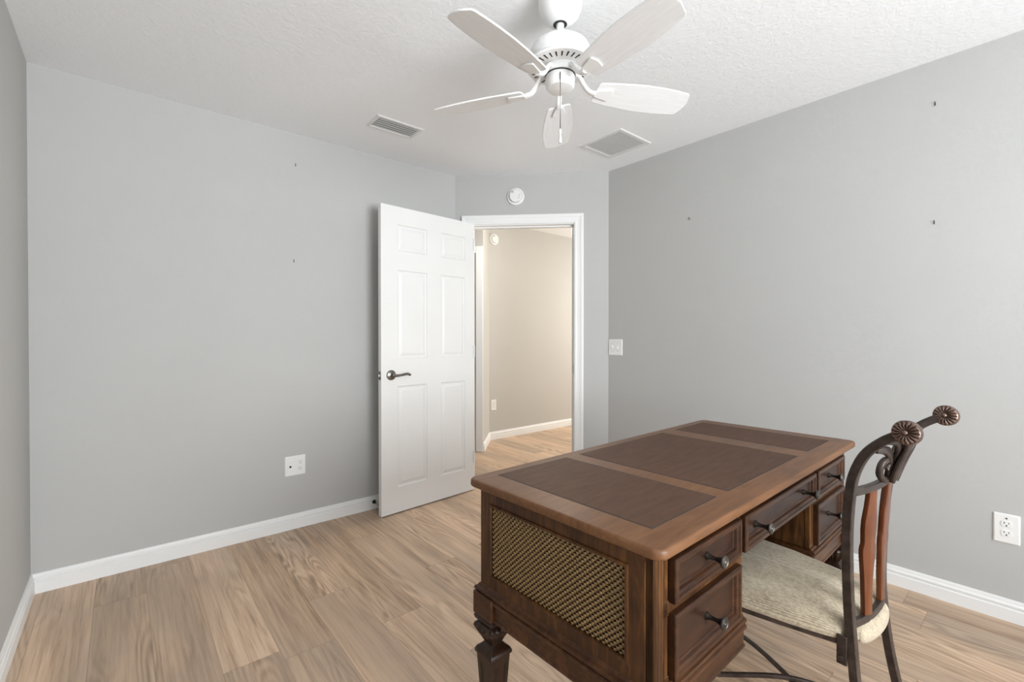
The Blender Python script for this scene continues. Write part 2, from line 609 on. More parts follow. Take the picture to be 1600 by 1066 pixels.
def casing(b, T, x0, x1, z1, sign):
    """three mitred pieces on local plane y=0, standing out towards -y*sign"""
    def ring(fx, fz):
        return [T @ Vector((fx(u), -sign * dd, fz(u))) for u, dd in CP]
    b.loft([ring(lambda u: x0 + u, lambda u: 0.0), ring(lambda u: x0 + u, lambda u: z1 - u)])
    b.loft([ring(lambda u: x0 + u, lambda u: z1 - u), ring(lambda u: x1 - u, lambda u: z1 - u)])
    b.loft([ring(lambda u: x1 - u, lambda u: z1 - u), ring(lambda u: x1 - u, lambda u: 0.0)])


casing(b, CH, cx0, cx1, cz, 1)
CHb = CH @ Matrix.Translation((0, WT, 0))
casing(b, CHb, cx0, cx1, cz, -1)
jx0, jx1, jz = 0.127, 0.919, 2.05
b.box(OX0, jx0, 0, WT, 0, OZ, CH).box(jx1, OX1, 0, WT, 0, OZ, CH).box(jx0, jx1, 0, WT, jz, OZ, CH)
b.box(jx0, jx0 + 0.011, 0.042, 0.08, 0, jz, CH).box(jx1 - 0.011, jx1, 0.042, 0.08, 0, jz, CH).box(jx0, jx1, 0.042, 0.08, jz - 0.011, jz, CH)
trim1 = b.build('trim_1', M['trim'])
struct(trim1, 'white moulded casing and jamb around the open doorway', 'door casing')
sp = MB().box(jx1 - 0.0015, jx1, 0.004, 0.034, 0.905, 0.975, CH)
sp.mat = 1
sp.box(jx1 - 0.0018, jx1 - 0.001, 0.013, 0.026, 0.925, 0.955, CH)
o = sp.build('strike_plate', [M['nickel'], M['dark']], trim1)
o['label'] = 'small metal strike plate'

# ------------------------------------------------------------------ open six panel door
hinge = Vector((2.067, 2.934, 0)); latch = Vector((1.279, 2.870, 0))
ld = (latch - hinge).normalized()
ln = Vector((ld.y, -ld.x, 0))
if ln.y > 0:
    ln = -ln                                   # towards the viewer
DW, DT, DZ0, DZ1 = 0.79, 0.035, 0.008, 2.056
DR = frame(hinge, ld, -ln, (0, 0, 1))          # x from hinge to latch, y into the thickness, z up
door = empty('door_1', hinge)
door.rotation_euler = DR.to_euler()
struct(door, 'white six panel door standing open against the long wall', 'door')
panels = [(pc, pr) for pc in ((0.088, 0.312), (0.432, 0.668)) for pr in ((0.178, 0.855), (1.040, 1.634), (1.762, 1.938))]
b = MB()
xs = sorted({0, DW} | {q for pc, pr in panels for q in pc})
zs = sorted({DZ0, DZ1} | {q for pc, pr in panels for q in pr})


def door_face(b, y, s):
    """flat face at y with six pressed panels, s = +1 when depth runs to +y"""
    for i in range(len(xs) - 1):
        for j in range(len(zs) - 1):
            c0 = (xs[i], xs[i + 1]); r0 = (zs[j], zs[j + 1])
            if (c0, r0) in [(p, q) for p, q in panels]:
                rings = []
                for ins, dep in ((0, 0), (0.005, 0.007), (0.010, 0.009), (0.016, 0.009), (0.034, 0.0022), (0.036, 0.002)):
                    yy = y + s * dep
                    rings.append([Vector((c0[0] + ins, yy, r0[0] + ins)), Vector((c0[1] - ins, yy, r0[0] + ins)), Vector((c0[1] - ins, yy, r0[1] - ins)), Vector((c0[0] + ins, yy, r0[1] - ins))])
                b.loft(rings, cap=False)
                b.add(rings[-1], [(0, 1, 2, 3)])
            else:
                b.add([Vector((c0[0], y, r0[0])), Vector((c0[1], y, r0[0])), Vector((c0[1], y, r0[1])), Vector((c0[0], y, r0[1]))], [(0, 1, 2, 3)])


door_face(b, 0, 1)
door_face(b, DT, -1)
b.add([Vector(p) for p in ((0, 0, DZ0), (0, DT, DZ0), (0, DT, DZ1), (0, 0, DZ1))], [(0, 1, 2, 3)])
b.add([Vector(p) for p in ((DW, 0, DZ0), (DW, DT, DZ0), (DW, DT, DZ1), (DW, 0, DZ1))], [(0, 1, 2, 3)])
b.add([Vector(p) for p in ((0, 0, DZ0), (DW, 0, DZ0), (DW, DT, DZ0), (0, DT, DZ0))], [(0, 1, 2, 3)])
b.add([Vector(p) for p in ((0, 0, DZ1), (DW, 0, DZ1), (DW, DT, DZ1), (0, DT, DZ1))], [(0, 1, 2, 3)])
leaf = b.build('door_leaf', M['door'], door, smooth=True, angle=12)
hz = 0.932
for side, yb, sg in (('door_handle', 0.0, -1), ('door_handle', DT, 1)):
    hb_ = MB()
    T = frame((0.718, yb, hz), (1, 0, 0), (0, 0, 1), (0, sg, 0))
    hb_.lathe([(0.0, 0), (0.034, 0), (0.034, 0.004), (0.031, 0.009), (0.022, 0.012), (0.013, 0.015), (0.0115, 0.03), (0.0125, 0.046), (0.0, 0.048)], T, 28)
    pts = catmull([(0.718, yb + sg * 0.040, hz), (0.690, yb + sg * 0.043, hz - 0.002), (0.655, yb + sg * 0.045, hz + 0.001), (0.622, yb + sg * 0.046, hz + 0.006), (0.597, yb + sg * 0.046, hz - 0.003)], 6)
    n = len(pts)
    hb_.tube(pts, [0.0115 * (1 - 0.35 * sin(pi * i / (n - 1))) * (0.55 + 0.45 * cos(0.5 * pi * max(0, i - n * .7) / (n * .3))) for i in range(n)], 12)
    o = hb_.build('door_handle', M['nickel'], door, smooth=True, angle=40)
    o['label'] = 'dark nickel lever handle'
lp_ = MB().box(DW - 0.0005, DW + 0.0018, 0.005, 0.031, hz - 0.028, hz + 0.028)
lp_.prism([(DW, 0.009), (DW + 0.013, 0.012), (DW + 0.013, 0.020), (DW, 0.026)], hz - 0.008, hz + 0.008)
lp_.build('latch_plate', M['nickel'], door, bevel=0.001)['label'] = 'dark nickel latch'
for z in (0.22, 1.03, 1.85):
    MB().lathe([(0.0, 0), (0.0065, 0), (0.0065, 0.09), (0.0, 0.09)], Matrix.Translation((0.006, DT + 0.005, z)), 12).build('hinge', M['trim'], door, smooth=True)

# ------------------------------------------------------------------ small wall fittings
TB = lambda x, z: frame((x, YB, z), (1, 0, 0), (0, 0, 1), (0, -1, 0))            # local x right, y up, z out of the wall
TR = lambda y, z: frame((XR, y, z), (0, -1, 0), (0, 0, 1), (-1, 0, 0))


def plate(b, T, wd, ht, th=0.0055):
    lo = [T @ Vector((x, y, 0)) for x, y in rrect(-wd / 2, wd / 2, -ht / 2, ht / 2, 0.004, 3)]
    m1 = [T @ Vector((x, y, th * 0.5)) for x, y in rrect(-wd / 2, wd / 2, -ht / 2, ht / 2, 0.004, 3)]
    hi = [T @ Vector((x, y, th)) for x, y in rrect(-wd / 2 + 0.004, wd / 2 - 0.004, -ht / 2 + 0.004, ht / 2 - 0.004, 0.003, 3)]
    b.loft([lo, m1, hi])


def receptacle(T, parent, z0=0.005):
    """one duplex: two rounded faces, each with two slots and a ground hole"""
    for sy in (0.0195, -0.0195):
        pts = []
        for q in range(24):
            a = 2 * pi * q / 24
            pts.append((0.0172 * cos(a), max(-0.0125, min(0.0125, 0.0172 * sin(a))) + sy))
        o = MB().prism(pts, z0, z0 + 0.0022, T).build('socket', M['plastic'], parent, bevel=0.0006)
        MB().box(-0.0078, -0.0055, sy + 0.0005, sy + 0.0085, z0 + 0.0015, z0 + 0.0026, T).build('slot', M['dark'], o)
        MB().box(0.0055, 0.0075, sy + 0.001, sy + 0.008, z0 + 0.0015, z0 + 0.0026, T).build('slot', M['dark'], o)
        MB().lathe([(0.0, z0 + 0.0015), (0.0028, z0 + 0.0015), (0.0028, z0 + 0.0026), (0.0, z0 + 0.0026)], T @ Matrix.Translation((0, sy - 0.0065, 0)), 12).build('ground_hole', M['dark'], o)


def place_root(name, T, label, cat, group=None):
    r = empty(name)
    r.matrix_world = T
    tag(r, label, cat, group)
    return r


I4 = Matrix.Identity(4)
# double plate on the long wall
r = place_root('wall_outlet', TB(0.8115, 0.3885), 'wide white plate with coax jack and sockets low on the wall left of the door', 'outlet')
b = MB(); plate(b, I4, 0.119, 0.121); b.build('cover_plate', M['plastic'], r, smooth=True, angle=30)
b = MB().box(-0.0455, -0.0135, -0.034, 0.034, 0.005, 0.0068)
o = b.build('coax_insert', M['plastic'], r, bevel=0.0008)
MB().lathe([(0, 0.0065), (0.0062, 0.0065), (0.0062, 0.009), (0.0045, 0.0095), (0.0045, 0.016), (0.0, 0.016)], Matrix.Translation((-0.0295, -0.003, 0)), 16).build('coax_jack', M['knobstem'], o, smooth=True)['label'] = 'dark threaded coax jack'
receptacle(Matrix.Translation((0.0295, 0, 0)), r)
# single outlet on the right wall
r = place_root('wall_outlet', TR(0.129, 0.383), 'white single duplex outlet low on the wall right of the chair', 'outlet')
b = MB(); plate(b, I4, 0.078, 0.122); b.build('cover_plate', M['plastic'], r, smooth=True, angle=30)
receptacle(I4, r)
MB().lathe([(0, 0.005), (0.003, 0.005), (0.003, 0.0068), (0, 0.0068)], Matrix.Translation((0, 0.043, 0)), 12).build('screw', M['dark'], r)['label'] = 'dark screw above the sockets'
# hall outlet
TH = lambda s_, z: frame((hc.x + s_ * 0.99993, hc.y + s_ * 0.0119, z), (1, 0.0119, 0), (0, 0, 1), (0.0119, -1, 0))
r = place_root('wall_outlet', TH(0.062, 0.397), 'small white outlet low on the hall wall seen through the doorway', 'outlet')
b = MB(); plate(b, I4, 0.076, 0.124); b.build('cover_plate', M['plastic'], r, smooth=True, angle=30)
receptacle(I4, r)
# light switch
r = place_root('light_switch', TR(2.131, 1.108), 'white two gang toggle switch plate beside the doorway on the right wall', 'light switch')
b = MB(); plate(b, I4, 0.124, 0.120); b.build('cover_plate', M['plastic'], r, smooth=True, angle=30)
for sx, tz in ((-0.023, 1), (0.023, -1)):
    b = MB().box(sx - 0.005, sx + 0.005, -0.012, 0.012, 0.005, 0.0065)
    b.loft([[Vector((sx + q * 0.004, p, 0.006)) for q, p in ((-1, -0.006), (1, -0.006), (1, 0.006), (-1, 0.006))], [Vector((sx + q * 0.003, p + tz * 0.008, 0.017)) for q, p in ((-1, -0.003), (1, -0.003), (1, 0.003), (-1, 0.003))]])
    b.build('toggle', M['plastic'], r, bevel=0.0005)
for sx in (-0.023, 0.023):
    for sy in (-0.030, 0.030):
        MB().lathe([(0, 0.005), (0.0032, 0.005), (0.0028, 0.0064), (0, 0.0066)], Matrix.Translation((sx, sy, 0)), 10).build('screw', M['grey'], r)

# smoke detectors
def detector(T, rad, label):
    r = place_root('smoke_detector', T, label, 'smoke detector')
    b = MB().lathe([(0, 0), (rad, 0), (rad, 0.010), (rad * 0.97, 0.014), (rad * 0.80, 0.016), (rad * 0.78, 0.012), (rad * 0.74, 0.012)], None, 40)
    b.build('base_ring', M['plastic'], r, smooth=True, angle=40)
    b = MB().lathe([(rad * 0.75, 0.011), (rad * 0.745, 0.030), (rad * 0.68, 0.037), (rad * 0.3, 0.040), (0, 0.040)], None, 40)
    b.build('dome', M['plastic'], r, smooth=True, angle=40)
    MB().lathe([(0, 0.036), (rad * 0.13, 0.036), (rad * 0.12, 0.0415), (0, 0.042)], Matrix.Translation((-rad * 0.32, rad * 0.42, 0)), 14).build('button', M['grey'], r, smooth=True)['label'] = 'grey test button'
    for q in range(3):
        T2 = Matrix.Rotation(R_(-40 + 25 * q), 4, 'Z')
        MB().box(rad * 0.36, rad * 0.58, -rad * 0.03, rad * 0.03, 0.036, 0.0402, T2).build('vent_slot', M['grey'], r)


detector(CH @ frame((0.476, 0, 2.267), (1, 0, 0), (0, 0, 1), (0, -1, 0)), 0.066, 'round white smoke detector on the wall above the doorway')
detector(TH(0.066, 2.312), 0.064, 'round white smoke detector high on the hall wall inside the doorway')

# nails left in the walls
NAILS = [(TB(0.82, 2.251), 'small dark nail high on the long wall, upper of the two there'),
         (TB(0.808, 1.658), 'small dark nail halfway up the long wall, lower of the two there'),
         (TR(0.361, 2.245), 'small dark nail high on the right wall near the photo edge'),
         (TR(0.361, 1.709), 'small dark nail on the right wall straight below the high one'),
         (TR(1.546, 1.958), 'small dark nail on the right wall nearest the doorway')]
nm = None
for T, lab in NAILS:
    b = MB().tube([(0, 0, -0.002), (0, 0.004, 0.010), (0, 0.005, 0.013)], 0.0019, 8)
    b.tube([(0, 0.0, 0.0005), (0.0, -0.011, 0.002), (0.0005, -0.014, 0.006), (0.0005, -0.010, 0.008)], 0.0022, 8)
    b.v = [(p[0] * 0.8, p[1] * 0.8, p[2] * 0.8) for p in b.v]
    o = b.build('wall_nail', M['dark'])
    o.matrix_world = T
    tag(o, lab, 'nail', 'nails left in the walls')

# door stop on the baseboard
ds = empty('door_stop', (1.315, YB - 0.0145, 0.050))
tag(ds, 'small metal door stop on the baseboard at the open door\'s edge', 'door stop')
T = frame((0, 0, 0), (1, 0, 0), (0, 0, 1), (0, -1, 0))
MB().lathe([(0, 0), (0.013, 0), (0.013, 0.003), (0.007, 0.006), (0.0045, 0.008), (0.0045, 0.055), (0, 0.055)], T, 16).build('stem', M['knobstem'], ds, smooth=True)
MB().lathe([(0, 0.052), (0.008, 0.052), (0.009, 0.060), (0.007, 0.068), (0, 0.069)], T, 16).build('bumper', M['grey'], ds, smooth=True)['label'] = 'grey rubber bumper'

# ------------------------------------------------------------------ ceiling registers
def register(name, x0, x1, y0, y1, z, border, nsl, along_x, tilt, label, group=None, mats=None):
    r = empty(name, ((x0 + x1) / 2, (y0 + y1) / 2, z))
    tag(r, label, 'air vent', group)
    hx, hy = (x1 - x0) / 2, (y1 - y0) / 2
    fm, sm, bk = mats or (M['ventwhite'], M['ventwhite'], M['grey'])
    b = MB()
    def rg(ix, zz):
        return [Vector((sx * (hx - ix), sy * (hy - ix), zz)) for sx, sy in ((-1, -1), (1, -1), (1, 1), (-1, 1))]
    b.loft([rg(0, 0), rg(0, -0.002), rg(0.006, -0.006), rg(border - 0.004, -0.006), rg(border, -0.001), rg(border, 0.0)], cap=False)
    b.build('vent_frame', fm, r, smooth=True, angle=20)
    MB().box(-hx + border, hx - border, -hy + border, hy - border, -0.0012, -0.0002).build('vent_back', bk, r)
    ix, iy = hx - border, hy - border
    L_ = 2 * (iy if along_x else ix)
    for q in range(nsl):
        p = -L_ / 2 + L_ * (q + 0.5) / nsl
        wd = L_ / nsl * 0.80
        b = MB()
        T = (Matrix.Translation((0, p, -0.0045)) @ Matrix.Rotation(R_(tilt), 4, 'X')) if along_x else (Matrix.Translation((p, 0, -0.0045)) @ Matrix.Rotation(R_(tilt), 4, 'Y'))
        if along_x:
            b.box(-ix, ix, -wd / 2, wd / 2, -0.0006, 0.0006, T)
        else:
            b.box(-wd / 2, wd / 2, -iy, iy, -0.0006, 0.0006, T)
        b.build('slat', sm, r)
    return r


register('ceiling_vent', 1.103, 1.400, 2.474, 2.646, H, 0.024, 5, True, 14, 'narrow white supply vent with a few angled louvres on the ceiling left of the fan')
register('ceiling_vent', 2.288, 2.612, 1.695, 2.030, H, 0.034, 17, True, 9, 'square white return grille with many fine louvres on the ceiling right of the fan')
register('ceiling_vent', 4.22, 4.70, 3.15, 3.72, HZ, 0.03, 12, True, 20, 'grey grille on the hall ceiling at the top of the doorway', None, (M['grey'], M['grey'], M['dark']))

# ------------------------------------------------------------------ ceiling fan
FX, FY, FZ = 1.240, 1.191, 2.107        # hub axis and blade height
fan = empty('ceiling_fan', (FX, FY, H))
tag(fan, 'white five blade ceiling fan with a pull chain', 'ceiling fan')
z_ = lambda zz: zz - H
MB().lathe([(0.0, 0), (0.076, 0), (0.081, -0.006), (0.0815, -0.024), (0.079, -0.044), (0.071, -0.066), (0.057, -0.085), (0.040, -0.097), (0.026, -0.1015), (0.0, -0.102)], None, 48).build('canopy', M['fan'], fan, smooth=True, angle=50)
MB().lathe([(0, z_(2.345)), (0.0265, z_(2.345)), (0.0255, z_(2.3375)), (0, z_(2.3375))], None, 24).build('canopy_opening', M['dark'], fan, smooth=True)
MB().lathe([(0, z_(2.345)), (0.0145, z_(2.345)), (0.0145, z_(2.268)), (0, z_(2.268))], None, 24).build('downrod', M['fan'], fan, smooth=True)
MB().lathe([(0, z_(2.277)), (0.030, z_(2.2765)), (0.062, z_(2.272)), (0.088, z_(2.263)), (0.104, z_(2.250)), (0.110, z_(2.238)), (0.110, z_(2.217)), (0.108, z_(2.211)), (0.1045, z_(2.208)), (0.1045, z_(2.202)), (0.112, z_(2.194)), (0.1205, z_(2.188)), (0.1235, z_(2.182)), (0.122, z_(2.177)), (0.116, z_(2.175)), (0.0, z_(2.175))], None, 56).build('motor_housing', M['fan'], fan, smooth=True, angle=35)
for q in range(30):
    T = Matrix.Rotation(2 * pi * q / 30, 4, 'Z')
    MB().prism([(0.082, -0.0022), (0.107, -0.0034), (0.1085, 0.0), (0.107, 0.0034), (0.082, 0.0022)], z_(2.1746), z_(2.1756), T).build('cooling_slot', M['dark'], fan)
MB().lathe([(0, z_(2.176)), (0.060, z_(2.176)), (0.062, z_(2.172)), (0.062, z_(2.153)), (0.059, z_(2.149)), (0, z_(2.149))], None, 40).build('flywheel', M['fan'], fan, smooth=True, angle=40)
MB().lathe([(0, z_(2.1495)), (0.056, z_(2.1495)), (0.056, z_(2.146)), (0, z_(2.146))], None, 40).build('shadow_gap', M['dark'], fan)
MB().lathe([(0, z_(2.147)), (0.0525, z_(2.147)), (0.0545, z_(2.143)), (0.0545, z_(2.126)), (0.0528, z_(2.1245)), (0.0528, z_(2.1215)), (0.0545, z_(2.120)), (0.053, z_(2.109)), (0.047, z_(2.101)), (0.032, z_(2.0975)), (0, z_(2.097))], None, 40).build('switch_housing', M['fan'], fan, smooth=True, angle=40)
# pull chain hangs from the near side of the switch housing
pc = Vector((-0.71, -0.70, 0)) * 0.053
b = MB().tube([(pc.x * 0.9, pc.y * 0.9, z_(2.135)), (pc.x * 1.06, pc.y * 1.06, z_(2.132)), (pc.x * 1.08, pc.y * 1.08, z_(2.122)), (pc.x * 1.08, pc.y * 1.08, z_(1.924))], 0.0016, 6)
b.build('pull_chain', M['knobstem'], fan, smooth=True)['label'] = 'thin grey pull chain'
MB().lathe([(0, 0), (0.0035, 0), (0.0045, -0.004), (0.0045, -0.012), (0.0032, -0.018), (0.0055, -0.044), (0.0055, -0.049), (0, -0.050)], Matrix.Translation((pc.x * 1.08, pc.y * 1.08, z_(1.928))), 14).build('chain_pull', M['plastic'], fan, smooth=True)
PH = R_(189.79)
PITCH = R_(13)
for q in range(5):
    T = Matrix.Rotation(PH - q * 2 * pi / 5, 4, 'Z') @ Matrix.Translation((0, 0, FZ - H)) @ Matrix.Rotation(-PITCH, 4, 'X')
    # blade outline, x outwards
    st = [(0.140, 0.036), (0.144, 0.044), (0.150, 0.0475), (0.20, 0.0550), (0.27, 0.0630), (0.34, 0.0670), (0.41, 0.0655), (0.46, 0.0615), (0.500, 0.0565), (0.508, 0.0535), (0.513, 0.047), (0.524, 0.012)]
    outl = [(x, y) for x, y in st] + [(x, -y) for x, y in reversed(st)]
    b = MB().prism(outl, -0.003, 0.003)
    o = b.build('blade', M['blade'], fan, bevel=0.0012, seg=2)
    o.matrix_local = T
    # iron: flat hook from the flywheel down to a plate under the blade
    ir = MB()
    pth = catmull([(0.056, 0, 2.162 - FZ), (0.074, 0, 2.156 - FZ), (0.092, 0, 2.130 - FZ), (0.112, 0, 2.108 - FZ), (0.140, 0, 2.100 - FZ)], 6)
    T0 = Matrix.Rotation(PH - q * 2 * pi / 5, 4, 'Z') @ Matrix.Translation((0, 0, FZ - H))
    ir.tube([T0 @ p for p in pth], 0, sect=rrect(-0.0095, 0.0095, -0.007, 0.007, 0.004, 3), upv=(0, 0, 1))
    pl = [(0.128, 0.010), (0.150, 0.018), (0.196, 0.028), (0.201, 0.026), (0.207, 0.0), (0.201, -0.026), (0.196, -0.028), (0.150, -0.018), (0.128, -0.010)]
    ir.prism(pl, -0.0085, -0.0033, T)
    ir.build('blade_iron', M['fan'], fan, bevel=0.0015)

# ------------------------------------------------------------------ desk
DL, DD, DH = 1.452, 0.637, 0.770
desk = empty('writing_desk', (0.7836, 0.4838, 0), R_(1.05))
tag(desk, 'dark walnut writing desk with leather top, cane sides and drawers', 'desk')
# top slab with rounded corners and a thumbnail edge
def oc(off, z, r=0.03):
    return [Vector((x, y, z)) for x, y in rrect(off, DL - off, off, DD - off, r - off, 6)]
b = MB()
zt = DH
b.loft([oc(0.012, zt - 0.0245), oc(0.006, zt - 0.0235), oc(0.0015, zt - 0.020), oc(0.0, zt - 0.014), oc(0.0006, zt - 0.007), oc(0.002, zt - 0.003), oc(0.0045, zt - 0.0006), oc(0.007, zt)])
top = b.build('desktop', M['desktop'], desk, smooth=True, angle=50)
for u0, u1 in ((0.085, 0.389), (0.4553, 1.006), (1.106, 1.4275)):
    u1 = min(u1, DL - 0.082) if u0 > 1 else u1
    v0, v1 = 0.0735, 0.594
    b = MB().box(u0 + 0.004, u1 - 0.004, v0 + 0.004, v1 - 0.004, zt - 0.001, zt + 0.0006)
    o = b.build('leather_inlay', M['leather'], top)
    o['label'] = 'brown leather writing inlay'
    gq = lambda i_, z: [Vector((u0 + i_, v0 + i_, z)), Vector((u1 - i_, v0 + i_, z)), Vector((u1 - i_, v1 - i_, z)), Vector((u0 + i_, v1 - i_, z))]
    MB().loft([gq(0, zt - 0.001), gq(0, zt + 0.0003), gq(0.005, zt + 0.0003), gq(0.005, zt - 0.001)], cap=False).build('inlay_groove', M['dark'], o)

ZC0, ZC1 = 0.452, 0.738                 # case
IN = 0.030
PWD = 0.450                             # right end of the left pedestal
P2 = DL - PWD
FV = 0.036                              # front frame plane
b = MB()
# recessed neck right under the top
b.box(IN + 0.006, DL - IN - 0.006, FV + 0.006, DD - IN - 0.006, 0.722, 0.7465)
b.build('frieze', M['desk'], desk)


def ring_rect(b, plane, u0, u1, z0, z1, off, rad=0.004, wd=0.008):
    """raised bead rectangle; plane(u,z,o)->Vector"""
    def strip(a, c, horizontal):
        pass
    prof = [(0, 0), (0.002, rad), (wd - 0.002, rad), (wd, 0)]
    cs = [(u0, z0, 1, 1), (u1, z0, -1, 1), (u1, z1, -1, -1), (u0, z1, 1, -1)]
    rings = []
    for cu, cz_, su, sz in cs:
        rings.append([plane(cu + su * i_, cz_ + sz * i_, off + o_) for i_, o_ in prof])
    rings.append(rings[0])
    b.loft(rings, cap=False, closed=False)


def pedestal(u0, u1, outer):
    """case of one pedestal. outer = -1 when its outer side faces -u"""
    b = MB()
    uo, ui = (u0, u1) if outer < 0 else (u1, u0)
    s = 1 if outer < 0 else -1
    V0, V1 = FV, DD - IN
    # carcass core sits a little inside so the frames stand proud
    b.box(min(uo + s * 0.014, ui), max(uo + s * 0.014, ui), V0 + 0.012, V1 - 0.004, ZC0, 0.746)
    # outer end: stiles and rails round the cane
    ca, cb_, cz0, cz1 = 0.100, 0.560, 0.497, 0.700
    x0, x1 = sorted((uo, uo + s * 0.018))
    b.box(x0, x1, V0, ca, ZC0, 0.746).box(x0, x1, cb_, V1, ZC0, 0.746)
    b.box(x0, x1, ca, cb_, ZC0, cz0).box(x0, x1, ca, cb_, cz1, 0.746)
    # front stiles
    x0, x1 = sorted((uo, uo + s * 0.055)); b.box(x0, x1, V0, V0 + 0.02, ZC0, 0.746)
    x0, x1 = sorted((ui, ui - s * 0.036)); b.box(x0, x1, V0, V0 + 0.02, ZC0, 0.746)
    b.box(u0 + .03, u1 - .03, V0, V0 + 0.02, 0.598, 0.630).box(u0 + .03, u1 - .03, V0, V0 + 0.02, 0.724, 0.746).box(u0 + .03, u1 - .03, V0, V0 + 0.02, ZC0, 0.472)
    ped = b.build('pedestal', M['deskv'], desk, bevel=0.0015)
    # fine corner beads
    MB().lathe([(0.0, 0), (0.0019, 0), (0.0019, 0.272), (0, 0.272)], Matrix.Translation((uo + s * 0.030, V0 + 0.0005, ZC0)), 10).build('corner_bead', M['deskv'], ped, smooth=True)
    MB().lathe([(0.0, 0), (0.0019, 0), (0.0019, 0.272), (0, 0.272)], Matrix.Translation((uo + s * 0.0005, V0 + 0.020, ZC0)), 10).build('corner_bead', M['deskv'], ped, smooth=True)
    for du in (0.018, 0.040):
        uu = uo + s * du
        MB().box(uu - 0.0012, uu + 0.0012, V0 - 0.0004, V0 + 0.002, ZC0 + 0.012, 0.742).build('stile_groove', M['leg'], ped)
    # bead round the cane
    m_ = MB()
    ring_rect(m_, lambda v, z, o: Vector((uo - s * o, v, z)), ca - 0.006, cb_ + 0.006, cz0 - 0.006, cz1 + 0.006, -0.001, 0.0055, 0.010)
    m_.build('cane_moulding', M['deskv'], ped, smooth=True, angle=50)
    # woven cane: weavers go over and under upright stakes
    w_ = MB()
    ncol, nrow = 60, 28
    hgt, wid = cz1 - cz0, cb_ - ca
    xm = uo + s * 0.011
    w_.mat = 0
    w_.box(min(xm, xm + s * 0.003), max(xm, xm + s * 0.003), ca, cb_, cz0, cz1)
    for c_ in range(ncol + 1):
        v = ca + wid * c_ / ncol
        w_.box(xm - s * 0.004 if s > 0 else xm, xm if s > 0 else xm - s * 0.004, v - 0.0013, v + 0.0013, cz0, cz1)
    w_.mat = 1
    SEG = 4
    for r_ in range(nrow):
        z = cz0 + hgt * (r_ + 0.5) / nrow
        pts, rad = [], []
        for q in range(ncol * SEG + 1):
            ph = pi * q / SEG + pi * r_
            v = ca + wid * q / (ncol * SEG)
            pts.append(Vector((xm - s * (0.0028 + 0.0030 * sin(ph)), v, z)))
            rad.append(1.0)
        hz_ = hgt / nrow * 0.46
        w_.tube(pts, 0, sect=[(0.0014 * cos(2 * pi * k_ / 8), hz_ * sin(2 * pi * k_ / 8)) for k_ in range(8)], upv=(0, 0, 1))
    cn = w_.build('cane_panel', [M['canewarp'], M['cane']], ped, smooth=True, angle=70)
    cn['label'] = 'tan woven cane panel'
    return ped


def drawer(u0, u1, z0, z1, knobs, label=None):
    b = MB()
    V = FV - 0.017
    th = 0.024
    fr = 0.020
    def rg(i_, vv):
        return [Vector((u0 + i_, vv, z0 + i_)), Vector((u1 - i_, vv, z0 + i_)), Vector((u1 - i_, vv, z1 - i_)), Vector((u0 + i_, vv, z1 - i_))]
    b.mat = 1
    b.add(rg(0, V + th), [(0, 1, 2, 3)])
    b.loft([rg(0, V + th), rg(0, V + 0.0035), rg(0.0015, V + 0.0012), rg(0.004, V), rg(0.012, V), rg(0.0135, V + 0.003), rg(0.0165, V + 0.0035), rg(0.020, V + 0.0065), rg(0.0225, V + 0.0125), rg(0.025, V + 0.0145)], cap=False)
    b.mat = 0
    b.loft([rg(0.025, V + 0.0145), rg(0.027, V + 0.0145)], cap=False)
    b.add(rg(0.027, V + 0.0145), [(0, 1, 2, 3)])
    d_ = b.build('drawer', [M['drawer'], M['drawerframe']], desk, smooth=True, angle=22)
    for ku in knobs:
        kz = (z0 + z1) / 2
        T = frame((ku, V + 0.0145, kz), (1, 0, 0), (0, 0, 1), (0, -1, 0))
        kb = MB()
        kb.mat = 0
        kb.lathe([(0, 0), (0.0095, 0), (0.0095, 0.0015), (0.0065, 0.005), (0.0045, 0.018), (0.0050, 0.026), (0.0080, 0.033), (0.0135, 0.0385)], T, 24)
        kb.mat = 1
        kb.lathe([(0.0135, 0.038), (0.0152, 0.0395), (0.0152, 0.0420), (0.0128, 0.0447), (0.0105, 0.0432), (0.0080, 0.0444), (0.0048, 0.0437), (0.003, 0.0457), (0, 0.0462)], T, 24)
        kb.build('knob', [M['knobstem'], M['pewter']], d_, smooth=True, angle=45)['label'] = 'dark pewter knob with a ringed face'
    return d_


pedestal(IN, PWD, -1)
pedestal(P2, DL - IN, 1)
for u0, u1 in ((0.089, 0.416), (P2 + 0.036, DL - 0.089)):
    drawer(u0, u1, 0.627, 0.722, [(u0 + u1) / 2])
    drawer(u0, u1, 0.464, 0.604, [(u0 + u1) / 2])
drawer(PWD - 0.012, P2 + 0.012, 0.627, 0.722, [0.53, DL - 0.53])
# modesty panel and kneehole rail
MB().box(PWD, P2, DD - 0.09, DD - 0.07, 0.40, 0.746).build('modesty_panel', M['desk'], desk)
MB().box(PWD - 0.004, P2 + 0.004, FV + 0.02, FV + 0.30, 0.632, 0.740).build('drawer_housing', M['desk'], desk)

